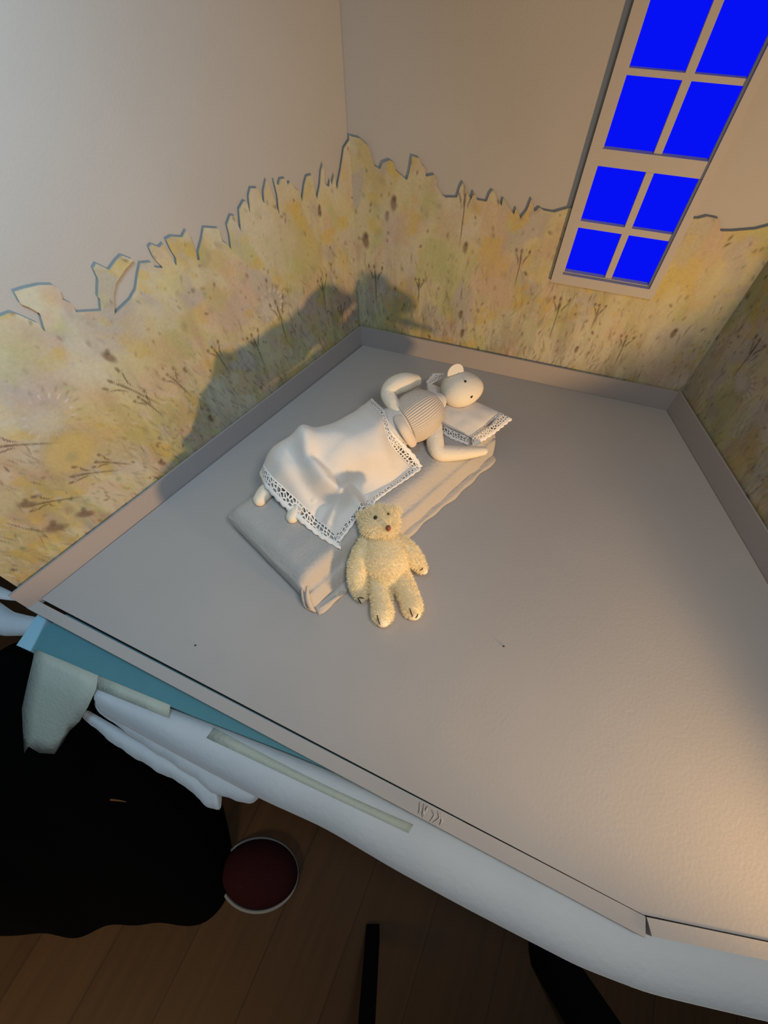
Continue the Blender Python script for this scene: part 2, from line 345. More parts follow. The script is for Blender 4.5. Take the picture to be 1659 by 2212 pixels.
def meadow(name, outline, p, n, off, label, seed, lean=0.0, motifs=(), dim=1.0, wash=None, step=.0013, dens=1.0, hole=None):
    """card cut along outline [(along, height)], painted vertex by vertex in washes and brush strokes"""
    d = Vector((-n.y, n.x, 0)); d = d if d.dot(unit(outline_dir[name])) > 0 else -d
    pl = np.array(outline); x0, y0 = pl.min(0) - step; x1, y1 = pl.max(0) + step
    nx, ny = int((x1 - x0) / step) + 2, int((y1 - y0) / step) + 2
    S, Z = np.meshgrid(x0 + np.arange(nx) * step, y0 + np.arange(ny) * step, indexing='ij')
    def inside(X, Y):
        r_ = np.zeros(X.shape, bool); j = len(pl) - 1
        for i in range(len(pl)):
            (xi, yi), (xj, yj) = pl[i], pl[j]
            if abs(yj - yi) > 1e-12: r_ ^= ((yi > Y) != (yj > Y)) & (X < (xj - xi) * (Y - yi) / (yj - yi) + xi)
            j = i
        return r_
    cell = inside(S[:-1, :-1] + step / 2, Z[:-1, :-1] + step / 2)
    if hole:
        xc, yc = S[:-1, :-1] + step / 2, Z[:-1, :-1] + step / 2; cell &= ~((xc > hole[0]) & (xc < hole[1]) & (yc > hole[2]) & (yc < hole[3]))
    # pull the rim on to the cut line
    use = np.zeros((nx, ny), int)
    for a, b in ((0, 0), (1, 0), (0, 1), (1, 1)): use[a:nx - 1 + a, b:ny - 1 + b] += cell
    bi = np.argwhere((use > 0) & (use < 4)); bp = np.stack([S[bi[:, 0], bi[:, 1]], Z[bi[:, 0], bi[:, 1]]], 1)
    best = np.full(len(bp), 1e9); bq = bp.copy()
    for i in range(len(pl)):
        a, b = pl[i], pl[(i + 1) % len(pl)]; ab = b - a; L2 = max((ab ** 2).sum(), 1e-12)
        t = np.clip(((bp - a) @ ab) / L2, 0, 1); q = a + t[:, None] * ab; dd = ((q - bp) ** 2).sum(1); k = dd < best; best[k] = dd[k]; bq[k] = q[k]
    k = best < (step * 1.5) ** 2
    S0, Z0 = S.copy(), Z.copy(); S[bi[k, 0], bi[k, 1]] = bq[k, 0]; Z[bi[k, 0], bi[k, 1]] = bq[k, 1]
    # --- washes
    rr = np.random.default_rng(seed); top = pl[:, 1].max(); hrel = np.clip(Z0 / top, 0, 1)
    Cc = np.tile(CREAM, (nx, ny, 1)).astype(float)
    if wash is not None: mixc(Cc, wash(S0, Z0), PALE)
    for sc, sy, c, th, am, sd in ((22, .5, OCHRE, .50, .75, 1), (30, .7, GREEN, .53, .6, 5), (26, .7, LILAC, .55, .65, 9), (34, .6, PINK, .54, .6, 13), (40, .8, GOLD, .60, .55, 17), (18, .8, PALE, .55, .55, 21)):
        v = soft_noise(S0 + 3 + Z0 * lean, Z0 * sy + 5, sc, seed * 31 + sd); mixc(Cc, np.clip((v - th) / .10, 0, 1) * am, c)
    v = soft_noise(S0 + 3, Z0 * .22 + 2, 60, seed * 31 + 40); mixc(Cc, np.clip((v - .5) / .2, 0, 1) * .35 * np.clip(1.1 - hrel, 0, 1), DUN)
    v = soft_noise(S0 + 3, Z0 * .12 + 2, 110, seed * 31 + 44); mixc(Cc, np.clip((v - .52) / .2, 0, 1) * .38 * np.clip(1.0 - hrel * 1.2, 0, 1), GRN2)
    # --- brush marks
    def dab(cx, cy, a, b, ang, c, op, soft=.5, curve=0.0):
        ext = max(a, b) * 1.6 + step
        i0, i1_ = int((cx - ext - x0) / step), int((cx + ext - x0) / step) + 2; j0, j1 = int((cy - ext - y0) / step), int((cy + ext - y0) / step) + 2
        i0, j0 = max(i0, 0), max(j0, 0); i1_, j1 = min(i1_, nx), min(j1, ny)
        if i1_ <= i0 or j1 <= j0: return
        X = S0[i0:i1_, j0:j1] - cx; Y = Z0[i0:i1_, j0:j1] - cy
        u_ = X * math.cos(ang) + Y * math.sin(ang); w_ = -X * math.sin(ang) + Y * math.cos(ang); w_ = w_ - curve * u_ * u_ / a
        r_ = np.sqrt((u_ / a) ** 2 + (w_ / b) ** 2); kk = np.clip((1 - r_) / soft, 0, 1) * op
        sub = Cc[i0:i1_, j0:j1]; sub += kk[..., None] * (c - sub)
    W = x1 - x0; area_k = W * top / .1 * dens
    for i in range(int(300 * area_k)):                       # soft blotches
        y = rr.random() * top; c = [OCHRE, GREEN, PINK, LILAC, GOLD, DUN, GRN2, PALE][rr.integers(8)]; r_ = rr.uniform(.003, .010)
        dab(x0 + rr.random() * W, y, r_, r_ * rr.uniform(.5, .9), math.pi / 2 + lean * .8 + rr.normal(0, .5), c, rr.uniform(.15, .5), 1)
    for i in range(int(520 * area_k)):                       # seeds and leaves
        y = top * rr.random() ** 1.5; c = [DUN, UMBER, DUN, GRN2, LILAC][rr.integers(5)]; r_ = rr.uniform(.0014, .0052)
        dab(x0 + rr.random() * W, y, r_, r_ * rr.uniform(.25, .6), math.pi / 2 + lean + rr.normal(0, .35), c, rr.uniform(.3, .85), .7)
    for i in range(int(480 * area_k)):                       # grass blades near the foot
        y = top * .5 * rr.random() ** 1.4; c = [DUN, GRN2, UMBER, PALE, PALE, DUN][rr.integers(6)]; r_ = rr.uniform(.004, .015)
        dab(x0 + rr.random() * W, y + .02, r_, .0011, math.pi / 2 + lean + rr.normal(0, .22), c, rr.uniform(.3, .75), .8, rr.normal(0, .1))
    for mo in motifs:
        kind, cx, cy, sz = mo[:4]
        if kind == 'clock':                                   # dandelion clock, ring of pale petals
            dab(cx, cy, sz, sz, 0, LILAC, .55, .6); dab(cx - sz * .2, cy - sz * .1, sz * .75, sz * .75, 0, PALE * .95, .7, .5)
            for q in range(16):
                a_ = q / 16 * 6.283 + .2; dab(cx + math.cos(a_) * sz * .86, cy + math.sin(a_) * sz * .86, sz * .16, sz * .06, a_, np.array((.72, .68, .60)), .75 if q < 4 or q > 13 else .25, .6)
            for q in range(16):
                a_ = q / 16 * 6.283; dab(cx + math.cos(a_) * sz * 1.12, cy + math.sin(a_) * sz * 1.12, sz * .2, sz * .08, a_, DUN, .6 if q < 5 or q > 12 else .15, .8)
        elif kind == 'sun':                                   # round ochre flower head with a dark rim
            dab(cx, cy, sz * 1.12, sz * 1.12, 0, DUN, .38, .4); dab(cx + sz * .12, cy, sz * 1.02, sz * 1.02, 0, np.array((.54, .42, .17)), .9, .4)
            dab(cx + sz * .1, cy - sz * .15, sz * .3, sz * .3, 0, GRN2, .4, .8)
        elif kind == 'stalk':                                 # stem with forked seed heads
            ang = math.pi / 2 + (mo[4] if len(mo) > 4 else lean); ux, uy = math.cos(ang), math.sin(ang)
            dab(cx, cy, sz, .0010, ang, UMBER, .75, .5)
            for q in (-1, 1, .2):
                bx, by = cx + ux * sz * .55 - uy * q * sz * .16, cy + uy * sz * .55 + ux * q * sz * .16
                dab(bx, by, sz * .36, .0010, ang + q * .42, UMBER, .8, .5, .25 * q); dab(bx + ux * sz * .34 - uy * q * sz * .13, by + uy * sz * .34 + ux * q * sz * .13, sz * .13, .0020, ang + q * .2, DUN * .8, .9, .5)
        elif kind == 'head':                                  # one brown seed head
            dab(cx, cy, sz, sz * .42, math.pi / 2 + (mo[4] if len(mo) > 4 else lean), DUN * .8, .85, .5); dab(cx + sz * .1, cy + sz * .5, sz * .4, sz * .3, 1.5, UMBER, .6, .6)
        elif kind == 'wash': dab(cx, cy, sz, sz * (mo[5] if len(mo) > 5 else .8), math.pi / 2 + lean, mo[4], .6, 1)
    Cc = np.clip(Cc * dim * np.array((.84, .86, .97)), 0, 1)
    # --- mesh
    idx = -np.ones((nx, ny), int); uvx = np.argwhere(use > 0); idx[uvx[:, 0], uvx[:, 1]] = np.arange(len(uvx))
    o3 = np.array(p + n * off); D = np.array(d); V = o3 + S[uvx[:, 0], uvx[:, 1]][:, None] * D + np.stack([np.zeros(len(uvx))] * 2 + [Z[uvx[:, 0], uvx[:, 1]]], 1)
    cc = np.argwhere(cell); q4 = np.stack([idx[cc[:, 0], cc[:, 1]], idx[cc[:, 0] + 1, cc[:, 1]], idx[cc[:, 0] + 1, cc[:, 1] + 1], idx[cc[:, 0], cc[:, 1] + 1]], 1)
    e = np.concatenate([q4[:, [0, 1]], q4[:, [1, 2]], q4[:, [2, 3]], q4[:, [3, 0]]]); key = np.sort(e, 1); _, inv, cnt = np.unique(key, axis=0, return_inverse=True, return_counts=True)
    be = e[cnt[inv.ravel()] == 1]; nv = len(V); bv = np.unique(be); mp_ = -np.ones(nv, int); mp_[bv] = nv + np.arange(len(bv))
    back = V[bv] - np.array(n) * .0012; V = np.concatenate([V, back])
    rim = np.stack([be[:, 1], be[:, 0], mp_[be[:, 0]], mp_[be[:, 1]]], 1)
    me = bpy.data.meshes.new(name); faces = np.concatenate([q4, rim]); me.from_pydata(V.tolist(), [], faces.tolist())
    colr = np.concatenate([Cc[uvx[:, 0], uvx[:, 1]], np.tile((.45, .40, .30), (len(bv), 1))]); colr = np.concatenate([colr, np.ones((len(colr), 1))], 1)
    at_ = me.color_attributes.new('paint', 'FLOAT_COLOR', 'POINT'); at_.data.foreach_set('color', colr.astype(np.float32).ravel()); me.update()
    name_ = 'meadow_mural'
    return tag(new_obj(name_, me, PAINT), label, 'painted card')
outline_dir = {'left': A - C, 'back': B - A, 'right': RE - B}

OL = .0040
PL_ = [(0, 685), (26, 675), (45, 682), (83, 699), (99, 720), (87, 678), (63, 664), (45, 657), (31, 631), (52, 624), (87, 616), (115, 616), (129, 626), (136, 647), (157, 657), (165, 675), (219, 672), (217, 647), (212, 642),
 (213, 605), (202, 581), (209, 570), (222, 576), (237, 584), (250, 566), (263, 552), (289, 562), (270, 583), (251, 612), (246, 636), (248, 680), (282, 648), (294, 627), (299, 593), (304, 569), (328, 567), (335, 578), (354, 580),
 (333, 559), (322, 535), (328, 528), (345, 535), (354, 526), (369, 554), (382, 576), (381, 559), (369, 540), (359, 518), (371, 511), (395, 513), (403, 497), (410, 506), (419, 535), (427, 562), (432, 562), (429, 545), (436, 521),
 (441, 492), (473, 494), (480, 521), (494, 530), (500, 541), (497, 511), (491, 487), (499, 465), (509, 468), (514, 485), (521, 501), (517, 453), (528, 434), (535, 439), (541, 467), (538, 424), (542, 407), (557, 407), (562, 420), (572, 443),
 (570, 415), (576, 386), (586, 410), (604, 466), (600, 424), (591, 386), (602, 402), (606, 387), (617, 386), (622, 400), (627, 393), (636, 405), (648, 415), (653, 437), (658, 400), (663, 381), (675, 378), (680, 410), (685, 432), (692, 400),
 (694, 371), (699, 350), (702, 397), (711, 405), (714, 386), (717, 402), (723, 376), (728, 412), (737, 366), (744, 320)]
def wl(u, v): return on_wall(u, v, C - nL * G, A - nL * G, OL)
LA = (A - C).length
pts = [wl(u, v) for u, v in PL_]; pts = [(x, y) for x, y in pts]
xa = (AW - C).dot(dL) - .0006; xb0 = (AW - A).dot(dB) + OL * .6
ol = [(-.0005, .006), (-.0005, pts[0][1] - .02)] + [(q[0], q[1]) for q in pts if q[0] > 0] + [(xa, pts[-1][1] + .006), (xa, .006)]
def ml(kind, u, v, spx, *r): a = wl(u, v); return (kind, a[0], a[1], spx * .00062, *r)
mot = [ml('clock', 105, 900, 40), ml('clock', 585, 660, 34), ml('sun', 145, 985, 48), ml('head', 236, 772, 18, .5), ml('stalk', 300, 850, 62, .5), ml('stalk', 330, 880, 40, .3), ml('stalk', 392, 835, 44, .3), ml('stalk', 610, 700, 60, .05),
       ml('head', 185, 1110, 22, .8), ml('stalk', 215, 1020, 50, .9), ml('stalk', 640, 870, 55, .1), ml('head', 120, 1140, 24, .8), ml('stalk', 60, 960, 50, .9), ml('wash', 230, 930, 120, GOLD, .7), ml('wash', 330, 760, 90, OCHRE), ml('wash', 60, 830, 70, LILAC), ml('wash', 265, 690, 50, LILAC),
       ml('wash', 40, 760, 60, GREEN), ml('wash', 370, 600, 40, np.array((.62, .58, .2))), ml('wash', 740, 560, 60, GOLD, .4), ml('wash', 640, 560, 90, GREEN), ml('wash', 490, 690, 80, PINK), ml('stalk', 480, 780, 44, .2), ml('stalk', 560, 760, 50, .1), ml('head', 455, 905, 14, .3), ml('head', 400, 800, 9, .3), ml('stalk', 740, 690, 40, 0), ml('head', 60, 1090, 18, .8), ml('stalk', 130, 1080, 46, .9), ml('stalk', 250, 1000, 40, .7), ml('head', 350, 1000, 14, .5), ml('stalk', 700, 640, 46, 0), ml('head', 690, 455, 13, 0)]
meadow('left', ol, C - nL * G, nL, OL, 'long painted meadow card with cut flower tops along the left wall', 3, .35, mot, 1.0, lambda s, z: np.clip((z - .14) / .12, 0, 1) * np.clip(1.2 - s * 2.2, 0, 1) * .8)

OB = .0035
PBK = [(749, 292), (760, 295), (777, 299), (795, 315), (801, 334), (808, 358), (821, 366), (827, 352), (842, 346), (850, 352), (853, 367), (868, 380), (879, 390), (884, 373), (890, 337), (905, 342), (910, 355), (919, 365), (919, 382), (938, 378), (943, 391), (942, 401), (955, 421), (962, 427), (987, 427),
 (994, 404), (1001, 393), (1007, 413), (1017, 432), (1023, 413), (1030, 432), (1051, 436), (1058, 418), (1065, 410), (1071, 423), (1083, 445), (1087, 427), (1097, 445), (1110, 464), (1115, 448), (1124, 473), (1138, 455), (1149, 427), (1154, 459), (1165, 448), (1174, 455), (1197, 459), (1229, 450), (1300, 455), (1420, 470),
 (1508, 473), (1527, 468), (1552, 473), (1556, 500), (1582, 500), (1632, 496), (1659, 489), (1760, 470)]
def wb(u, v): return on_wall(u, v, A - nB * G, B - nB * G, OB)
xbe = (BW - A).dot(dB) - .0012
ob = [(xb0, .006)] + [(min(max(x, xb0), xbe), y) for x, y in (wb(u, v) for u, v in PBK)] + [(xbe, .006)]
def mb_(kind, u, v, spx, *r): a = wb(u, v); return (kind, a[0], a[1], spx * .00066, *r)
mot = [mb_('stalk', 1120, 585, 42, 0), mb_('stalk', 1285, 690, 34, 0), mb_('stalk', 1000, 470, 60, 0), mb_('head', 850, 440, 18, 0), mb_('head', 836, 468, 13, 0), mb_('head', 1005, 535, 14, 0), mb_('head', 790, 520, 20, .1), mb_('stalk', 812, 620, 50, 0), mb_('stalk', 905, 630, 30, 0), mb_('head', 1245, 755, 11, 0),
       mb_('head', 1455, 720, 14, 0), mb_('head', 995, 680, 13, 0), mb_('head', 998, 720, 14, 0), mb_('wash', 1440, 600, 120, np.array((.54, .45, .16)), .9), mb_('wash', 1250, 520, 90, OCHRE), mb_('wash', 840, 490, 50, LILAC, .5), mb_('wash', 960, 560, 70, GREEN), mb_('wash', 1060, 620, 80, PINK), mb_('wash', 1430, 800, 80, PINK), mb_('stalk', 1200, 690, 50, 0), mb_('stalk', 1340, 760, 40, 0)]
meadow('back', ob, A - nB * G, nB, OB, 'painted meadow card along the back wall, behind the window', 5, 0, mot, 1.0, hole=(WX0 + .004, WX1 - .004, WZ0 + .004, WZ1))

def wr(u, v): return on_wall(u, v, B - nR * G, RE - nR * G, OB)
LR = (RE - B).length; ht = [.30 + .02 * math.sin(i * 1.3) + .012 * math.sin(i * 3.1) for i in range(24)]
xrE = (RW - B).length * 1.06; xr0 = (BW - B).dot(-dR) if (BW - B).dot(unit(RE - B)) > 0 else (BW - B).dot(unit(RE - B)) + .002
orr = [(xr0, .006)] + [(xr0 + (xrE - xr0) * i / 23, ht[i]) for i in range(24)] + [(LR * 0 + xrE, .006)]
mot = [('wash',) + wr(1575, 900) + (.05, GREEN), ('wash',) + wr(1590, 1000) + (.04, GOLD), ('clock',) + wr(1605, 830) + (.016,), ('head',) + wr(1605, 1080) + (.014, .2), ('stalk',) + wr(1610, 780) + (.03, .0)]
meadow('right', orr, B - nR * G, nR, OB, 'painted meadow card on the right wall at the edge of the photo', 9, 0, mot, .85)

# ------------------------------------------------------------------ front trim, foam board, tape, fleece, table
def flat_poly(name, px, h0, h1, m, parent=None, bev=.0006):
    bm = bmesh.new(); prism(bm, [at(u, v, h1) for u, v in px], T + h0 * K, T + h1 * K)
    if bev: bevel(bm, bev, 1)
    return finish(name, bm, m, parent, False)
bm = bmesh.new(); tw = .0135
c0 = C - dL * .0; prism(bm, [C - dF * .012, E, E - nF * tw + dF * .002, C - nF * (tw * .85) - dF * .006], T - .010, T - .0005); bevel(bm, .0007, 1)
tr1 = struct(finish('trim_1', bm, GREY, smooth=False))
bm = bmesh.new(); prism(bm, [E + dF * .0004, RE, RE - nG * tw * .8, E - nG * tw * .8 + dF * .003], T - .010, T + .0008); bevel(bm, .0007, 1)
struct(finish('trim_2', bm, GREY, smooth=False))
# torn card fibres on the front trim
bm = bmesh.new()
for i in range(6):
    u = 908 + i * 9 + random.uniform(-2, 2); v = 1735 + (u - 908) * .53 + random.uniform(-2, 6); p = at(u, v, .001)
    tube(bm, [p, p + Vector((random.uniform(-.004, .002), random.uniform(-.006, -.002), .0015)), p + Vector((random.uniform(-.006, .002), -.008, .0))], [.0007, .0010, .0004], 6, steps=2)
tag(finish('torn_paper', bm, RUBBER), 'small white torn paper curls on the front edge of the stage floor', 'paper scrap')
# foam board lying under the stage, sticking out further on the left
fo = empty('foam_board', at(300, 1480, -.06), 'teal foam board sticking out under the front edge of the stage', 'board')
bm = bmesh.new(); prism(bm, [at(u, v, -.022) for u, v in ((40, 1392), (190, 1452), (420, 1548), (620, 1625), (830, 1712), (1000, 1780), (1000, 1640), (600, 1400), (280, 1240))], T - .05 * K, T - .022 * K); bevel(bm, .002, 2)
finish('panel', bm, TEAL, fo, False)
bm = bmesh.new(); prism(bm, [at(u, v, -.020) for u, v in ((36, 1394), (66, 1407), (100, 1338), (84, 1324))], T - .052 * K, T - .0195 * K); bevel(bm, .0015, 2)
o = finish('bare_end', bm, PALEB, fo, False); o['label'] = 'pale blue end of the board'
# torn hanging piece of masking tape and the strips along the board
def sheet(name, rows, m, parent=None, thick=.0008, sub=1, jit=0.0):
    bm = bmesh.new(); G_ = [[bm.verts.new(Vector(q) + Vector((0, 0, random.uniform(-jit, jit)))) for q in r_] for r_ in rows]
    for a, b in zip(G_, G_[1:]):
        for i in range(len(a) - 1): bm.faces.new((a[i], a[i + 1], b[i + 1], b[i]))
    o = finish(name, bm, m, parent, True)
    if sub:
        s = o.modifiers.new('sub', 'SUBSURF'); s.levels = s.render_levels = sub; s.boundary_smooth = 'PRESERVE_CORNERS'
    s = o.modifiers.new('solid', 'SOLIDIFY'); s.thickness = thick; s.offset = 0
    return o
rows = [[at(76, 1402, -.019), at(100, 1412, -.0188), at(135, 1426, -.0188), at(170, 1441, -.0188), at(212, 1459, -.019)],
        [at(72, 1424, -.022), at(100, 1436, -.021), at(135, 1452, -.021), at(172, 1470, -.021), at(208, 1488, -.022)],
        [at(60, 1475, -.045), at(90, 1488, -.042), at(125, 1500, -.042), at(160, 1515, -.042), at(190, 1527, -.044)],
        [at(48, 1530, -.075), at(78, 1540, -.072), at(112, 1548, -.072), at(146, 1555, -.072), at(172, 1558, -.074)],
        [at(50, 1580, -.10), at(75, 1590, -.098), at(106, 1600, -.097), at(132, 1592, -.098), at(150, 1578, -.10)],
        [at(53, 1626, -.125), at(62, 1612, -.122), at(86, 1626, -.12), at(118, 1628, -.121), at(136, 1602, -.122)]]
tag(sheet('tape_flap', rows, TAPE, sub=0), 'pale torn strip of tape hanging down from the left end of the teal board', 'tape')
rows = [[at(212 + (368 - 212) * t, 1459 + 64 * t, -.0195) for t in (0, .33, .66, 1)], [at(200 + 164 * t, 1484 + 66 * t, -.024) for t in (0, .33, .66, 1)]]
tag(sheet('tape_strip', rows, TAPE, sub=0), 'short pale strip of tape on the teal board, right of the hanging flap', 'tape')
rows = [[at(463 + 430 * t, 1572 + 208 * t + 8 * math.sin(t * 3), -.0280 - .001 * t) for t in np.linspace(0, 1, 8)], [at(446 + 436 * t, 1594 + 206 * t, -.0285) for t in np.linspace(0, 1, 8)]]
tag(sheet('tape_strip', rows, TAPE, sub=0), 'long pale strip of tape running along the middle of the teal board', 'tape')

# table covered with white fleece
tb = empty('table', (0.05, .25, 0), 'dark table hidden under the white fleece below the stage', 'table')
tp = [at(u, v, -.05) for u, v in ((300, 1400), (600, 1560), (1000, 1740), (1300, 1880), (1700, 1980))] + [B + Vector((.10, .10, 0)), A + Vector((-.05, .12, 0)), C + Vector((-.03, .03, 0))]
bm = bmesh.new(); prism(bm, tp, T - .078 * K - .02, T - .078 * K); finish('tabletop', bm, DKWOOD, tb, False)
for x, y in ((-.18, .25), (.36, .10), (-.02, .62), (.40, .52)):
    bm = bmesh.new(); prism(bm, [(x, y), (x + .03, y), (x + .03, y + .03), (x, y + .03)], 0, T - .078 * K - .019); finish('leg', bm, DKWOOD, tb, False)
fl = empty('white_fleece', at(700, 1740, -.07), 'thick white fleece bulging out below the front edge of the stage', 'fleece')
def band(name, up, lo, h0, h1, m, parent, bulge=.02, wav=.0):
    """puffed band whose top edge runs along the pixels up (height h0) and whose outer edge runs along lo (height h1)"""
    def rs(pl, n):
        pl = [Vector(q) for q in pl]; L = [0]
        for a, b in zip(pl, pl[1:]): L.append(L[-1] + (b - a).length)
        out = []
        for i in range(n):
            s = L[-1] * i / (n - 1); j = max(k for k in range(len(L)) if L[k] <= s + 1e-9); j = min(j, len(pl) - 2)
            out.append(pl[j].lerp(pl[j + 1], (s - L[j]) / (L[j + 1] - L[j])))
        return out
    N = 40; U = rs([at(u, v, h0) for u, v in up], N); L_ = rs([at(u, v, h1) for u, v in lo], N); rows = []
    for i, (a, b) in enumerate(zip(U, L_)):
        d = b - a; d2 = Vector((d.x, d.y, 0)); w_ = d2.length; e = unit(d2); dz = a.z - b.z; r_ = []
        k = 1 + wav * math.sin(i * .9) + wav * .6 * math.sin(i * 2.3 + 1)
        for t, f in ((-.55, .5), (-.25, .04), (0, 0), (.25, -.02), (.5, .10), (.75, .34), (.92, .66), (1.0, 1.0), (.95, 1.35), (.75, 1.6), (.3, 1.75), (-.22, 1.8)):
            r_.append(a + e * w_ * (t * k if t > .5 else t) + Vector((0, 0, -dz * f)))
        rows.append(r_)
    bm = bmesh.new(); G_ = [[bm.verts.new(q) for q in r_] for r_ in rows]; n = len(rows[0])
    for a, b in zip(G_, G_[1:]):
        for i in range(n): bm.faces.new((a[i], a[(i + 1) % n], b[(i + 1) % n], b[i]))
    bm.faces.new(G_[0]); bm.faces.new(G_[-1][::-1])
    return finish(name, bm, m, parent, True, 1)
UP = [(196, 1492), (330, 1547), (460, 1600), (600, 1662), (750, 1724), (900, 1796), (1100, 1890), (1300, 1965), (1395, 2003), (1500, 2022), (1659, 2046), (1760, 2062)]
LO = [(212, 1535), (330, 1602), (450, 1668), (560, 1727), (700, 1790), (850, 1880), (1000, 1962), (1150, 2040), (1250, 2092), (1400, 2150), (1600, 2198), (1740, 2230)]
band('edge_roll', [(u - 3, v - 8) for u, v in UP], LO, -.030, -.066, FLEECE, fl)
band('fold', [(200, 1515), (330, 1585), (450, 1650), (560, 1715)], [(214, 1540), (300, 1603), (400, 1668), (470, 1720), (545, 1738)], -.072, -.088, FLEECE, fl, wav=.05)
band('fold', [(176, 1535), (260, 1590), (350, 1640), (470, 1710)], [(180, 1552), (250, 1612), (330, 1662), (405, 1702), (440, 1740), (478, 1752)], -.096, -.112, FLEECE, fl, wav=.06)
bm = limb([(-60, 1290, -.05, 26), (0, 1340, -.055, 28), (40, 1350, -.055, 24), (82, 1352, -.05, 18)], 14); finish('fold', bm, FLEECE, fl, True, 1)
bm = limb([(-70, 1255, -.012, 12), (-10, 1278, -.012, 14), (40, 1293, -.014, 6)], 12, .6); finish('fold', bm, FLEECE, fl, True, 1)

# ------------------------------------------------------------------ on the real floor
HEM = [(-60, 2012), (0, 2022), (55, 2018), (100, 2010), (150, 2028), (185, 2022), (228, 1993), (270, 1996), (300, 1999), (345, 1987), (395, 2001), (440, 1997), (475, 1965), (496, 1925), (505, 1880), (500, 1830), (490, 1780), (480, 1740)]
UPP = [(-420, 1960), (-400, 1930), (-380, 1900), (-355, 1860), (-330, 1820), (-300, 1780), (-275, 1740), (-250, 1700), (-220, 1660), (-190, 1610), (-155, 1560), (-120, 1510), (-80, 1460), (-40, 1425), (0, 1400), (40, 1390), (90, 1395), (150, 1420)]
rows = []
for t in (0, .04, .2, .4, .6, .8, 1):
    r_ = []
    for i, (a, b) in enumerate(zip(HEM, UPP)):
        p = Vector(zat(*a, 0.004)); q = Vector(zat(*b, .56)); s = p.lerp(q, t); k = .006 * math.sin(i * 2.2 + t * 3) * min(t * 5, 1); s += Vector((k, -k, 0)); r_.append(s)
    rows.append(r_)
bc = empty('black_cloth', Vector(zat(200, 1990, 0)), 'black cloth falling in loose folds to the wooden floor, left of the table', 'cloth')
sheet('drape', rows, BLACK, bc, .003, 2)
bm = bmesh.new(); pz = [Vector(zat(u, v, z)) for u, v, z in ((200, 1724, .30), (225, 1726, .30), (255, 1729, .30), (272, 1732, .30))]  # thin orange-brown tube standing in for a glint among the black folds
tube(bm, pz, [.0006, .0016, .0014, .0006], 8); o = finish('glint_strip', bm, mat('orange_brown_glint', (.22, .09, .03), .8), bc); o['label'] = 'thin orange brown strip'
# dark red shoe, its round toe showing beside the cloth
sc_ = Vector(zat(556, 1889, .02)); sh = empty('shoe', (sc_.x, sc_.y, 0), 'dark red rounded shoe with pale sole rim on the wooden floor', 'shoe')
ra, rb = pxr(sc_, 84), pxr(sc_, 64); mx = axes((1, -.12, 0))
bm = bmesh.new(); ball(bm, (sc_.x + .0035, sc_.y + .002, .012), (ra * .985, rb * .955, .05), mx, 4, lambda q: Vector((q.x, q.y, max(q.z, -.1)))); finish('upper', bm, SHOE, sh)
def ring(bm, c, ra, rb, mx, r, r2, z, a0=0, a1=6.2832):
    P_ = [Vector((c.x, c.y, z)) + mx @ Vector((ra * math.cos(a), rb * math.sin(a), 0)) for a in np.linspace(a0, a1, 40)]; tube(bm, P_, [r + (r2 - r) * (i / 39) for i in range(40)], 8, True, 1, steps=2)
bm = bmesh.new(); ring(bm, sc_, ra, rb, mx, .0034, .0034, .008); finish('sole', bm, SOLE, sh)
# two black posts
def post(label, a, b, w0, z0, z1):
    p, q = Vector(zat(*a, z0)), Vector(zat(*b, z1)); d = unit(q - p); s = unit(d.cross(Vector((0, 1, .3)))); t = d.cross(s); bm = bmesh.new()
    r0, r1 = pxr(p, w0), pxr(p, w0); vs = []
    for c, r_ in ((p, r0), (q, r1)): vs.append([bm.verts.new(c + s * sx * r_ + t * sy * r_) for sx, sy in ((-1, -1), (1, -1), (1, 1), (-1, 1))])
    for i in range(4): bm.faces.new((vs[0][i], vs[0][(i + 1) % 4], vs[1][(i + 1) % 4], vs[1][i]))
    bm.faces.new(vs[0]); bm.faces.new(vs[1]); bevel(bm, .002)
    tag(finish('post', bm, METAL, smooth=False), label, 'post')
post('black upright post standing on the wooden floor at the bottom of the photo', (806, 2010), (778, 2420), 14, 0.0, .25)
post('black slanting post coming out from under the white fleece', (1170, 2040), (1330, 2290), 30, 0.0, .18)

# ================================================================== mattress
def bez(a, b, t): return a.lerp(b, t)
nf0, lf0, nh0 = at(682, 1322, 0), at(516, 1146, 0), at(1064, 992, 0); fh0 = lf0 + nh0 - nf0
nf1, lf1, nh1 = at(656, 1262, .062), at(486, 1100, .062), at(1076, 918, .062); fh1 = fh0 + Vector((0, 0, .062 * K))
mt = empty('mattress', (nf0 + fh0) / 2, 'small pale grey padded mattress on the stage floor, under the mouse doll', 'mattress')
bm = bmesh.new(); NX, NY, NZ = 40, 22, 8
def mpt(s, t, k):                             # s along length (near foot -> near head), t from near to far side, k height
    lo = (nf0.lerp(nh0, s)).lerp(lf0.lerp(fh0, s), t); hi = (nf1.lerp(nh1, s)).lerp(lf1.lerp(fh1, s), t); return lo.lerp(hi, k)
cube = bmesh.ops.create_grid(bm, x_segments=1, y_segments=1, size=1); bm.clear()
vmap = {}
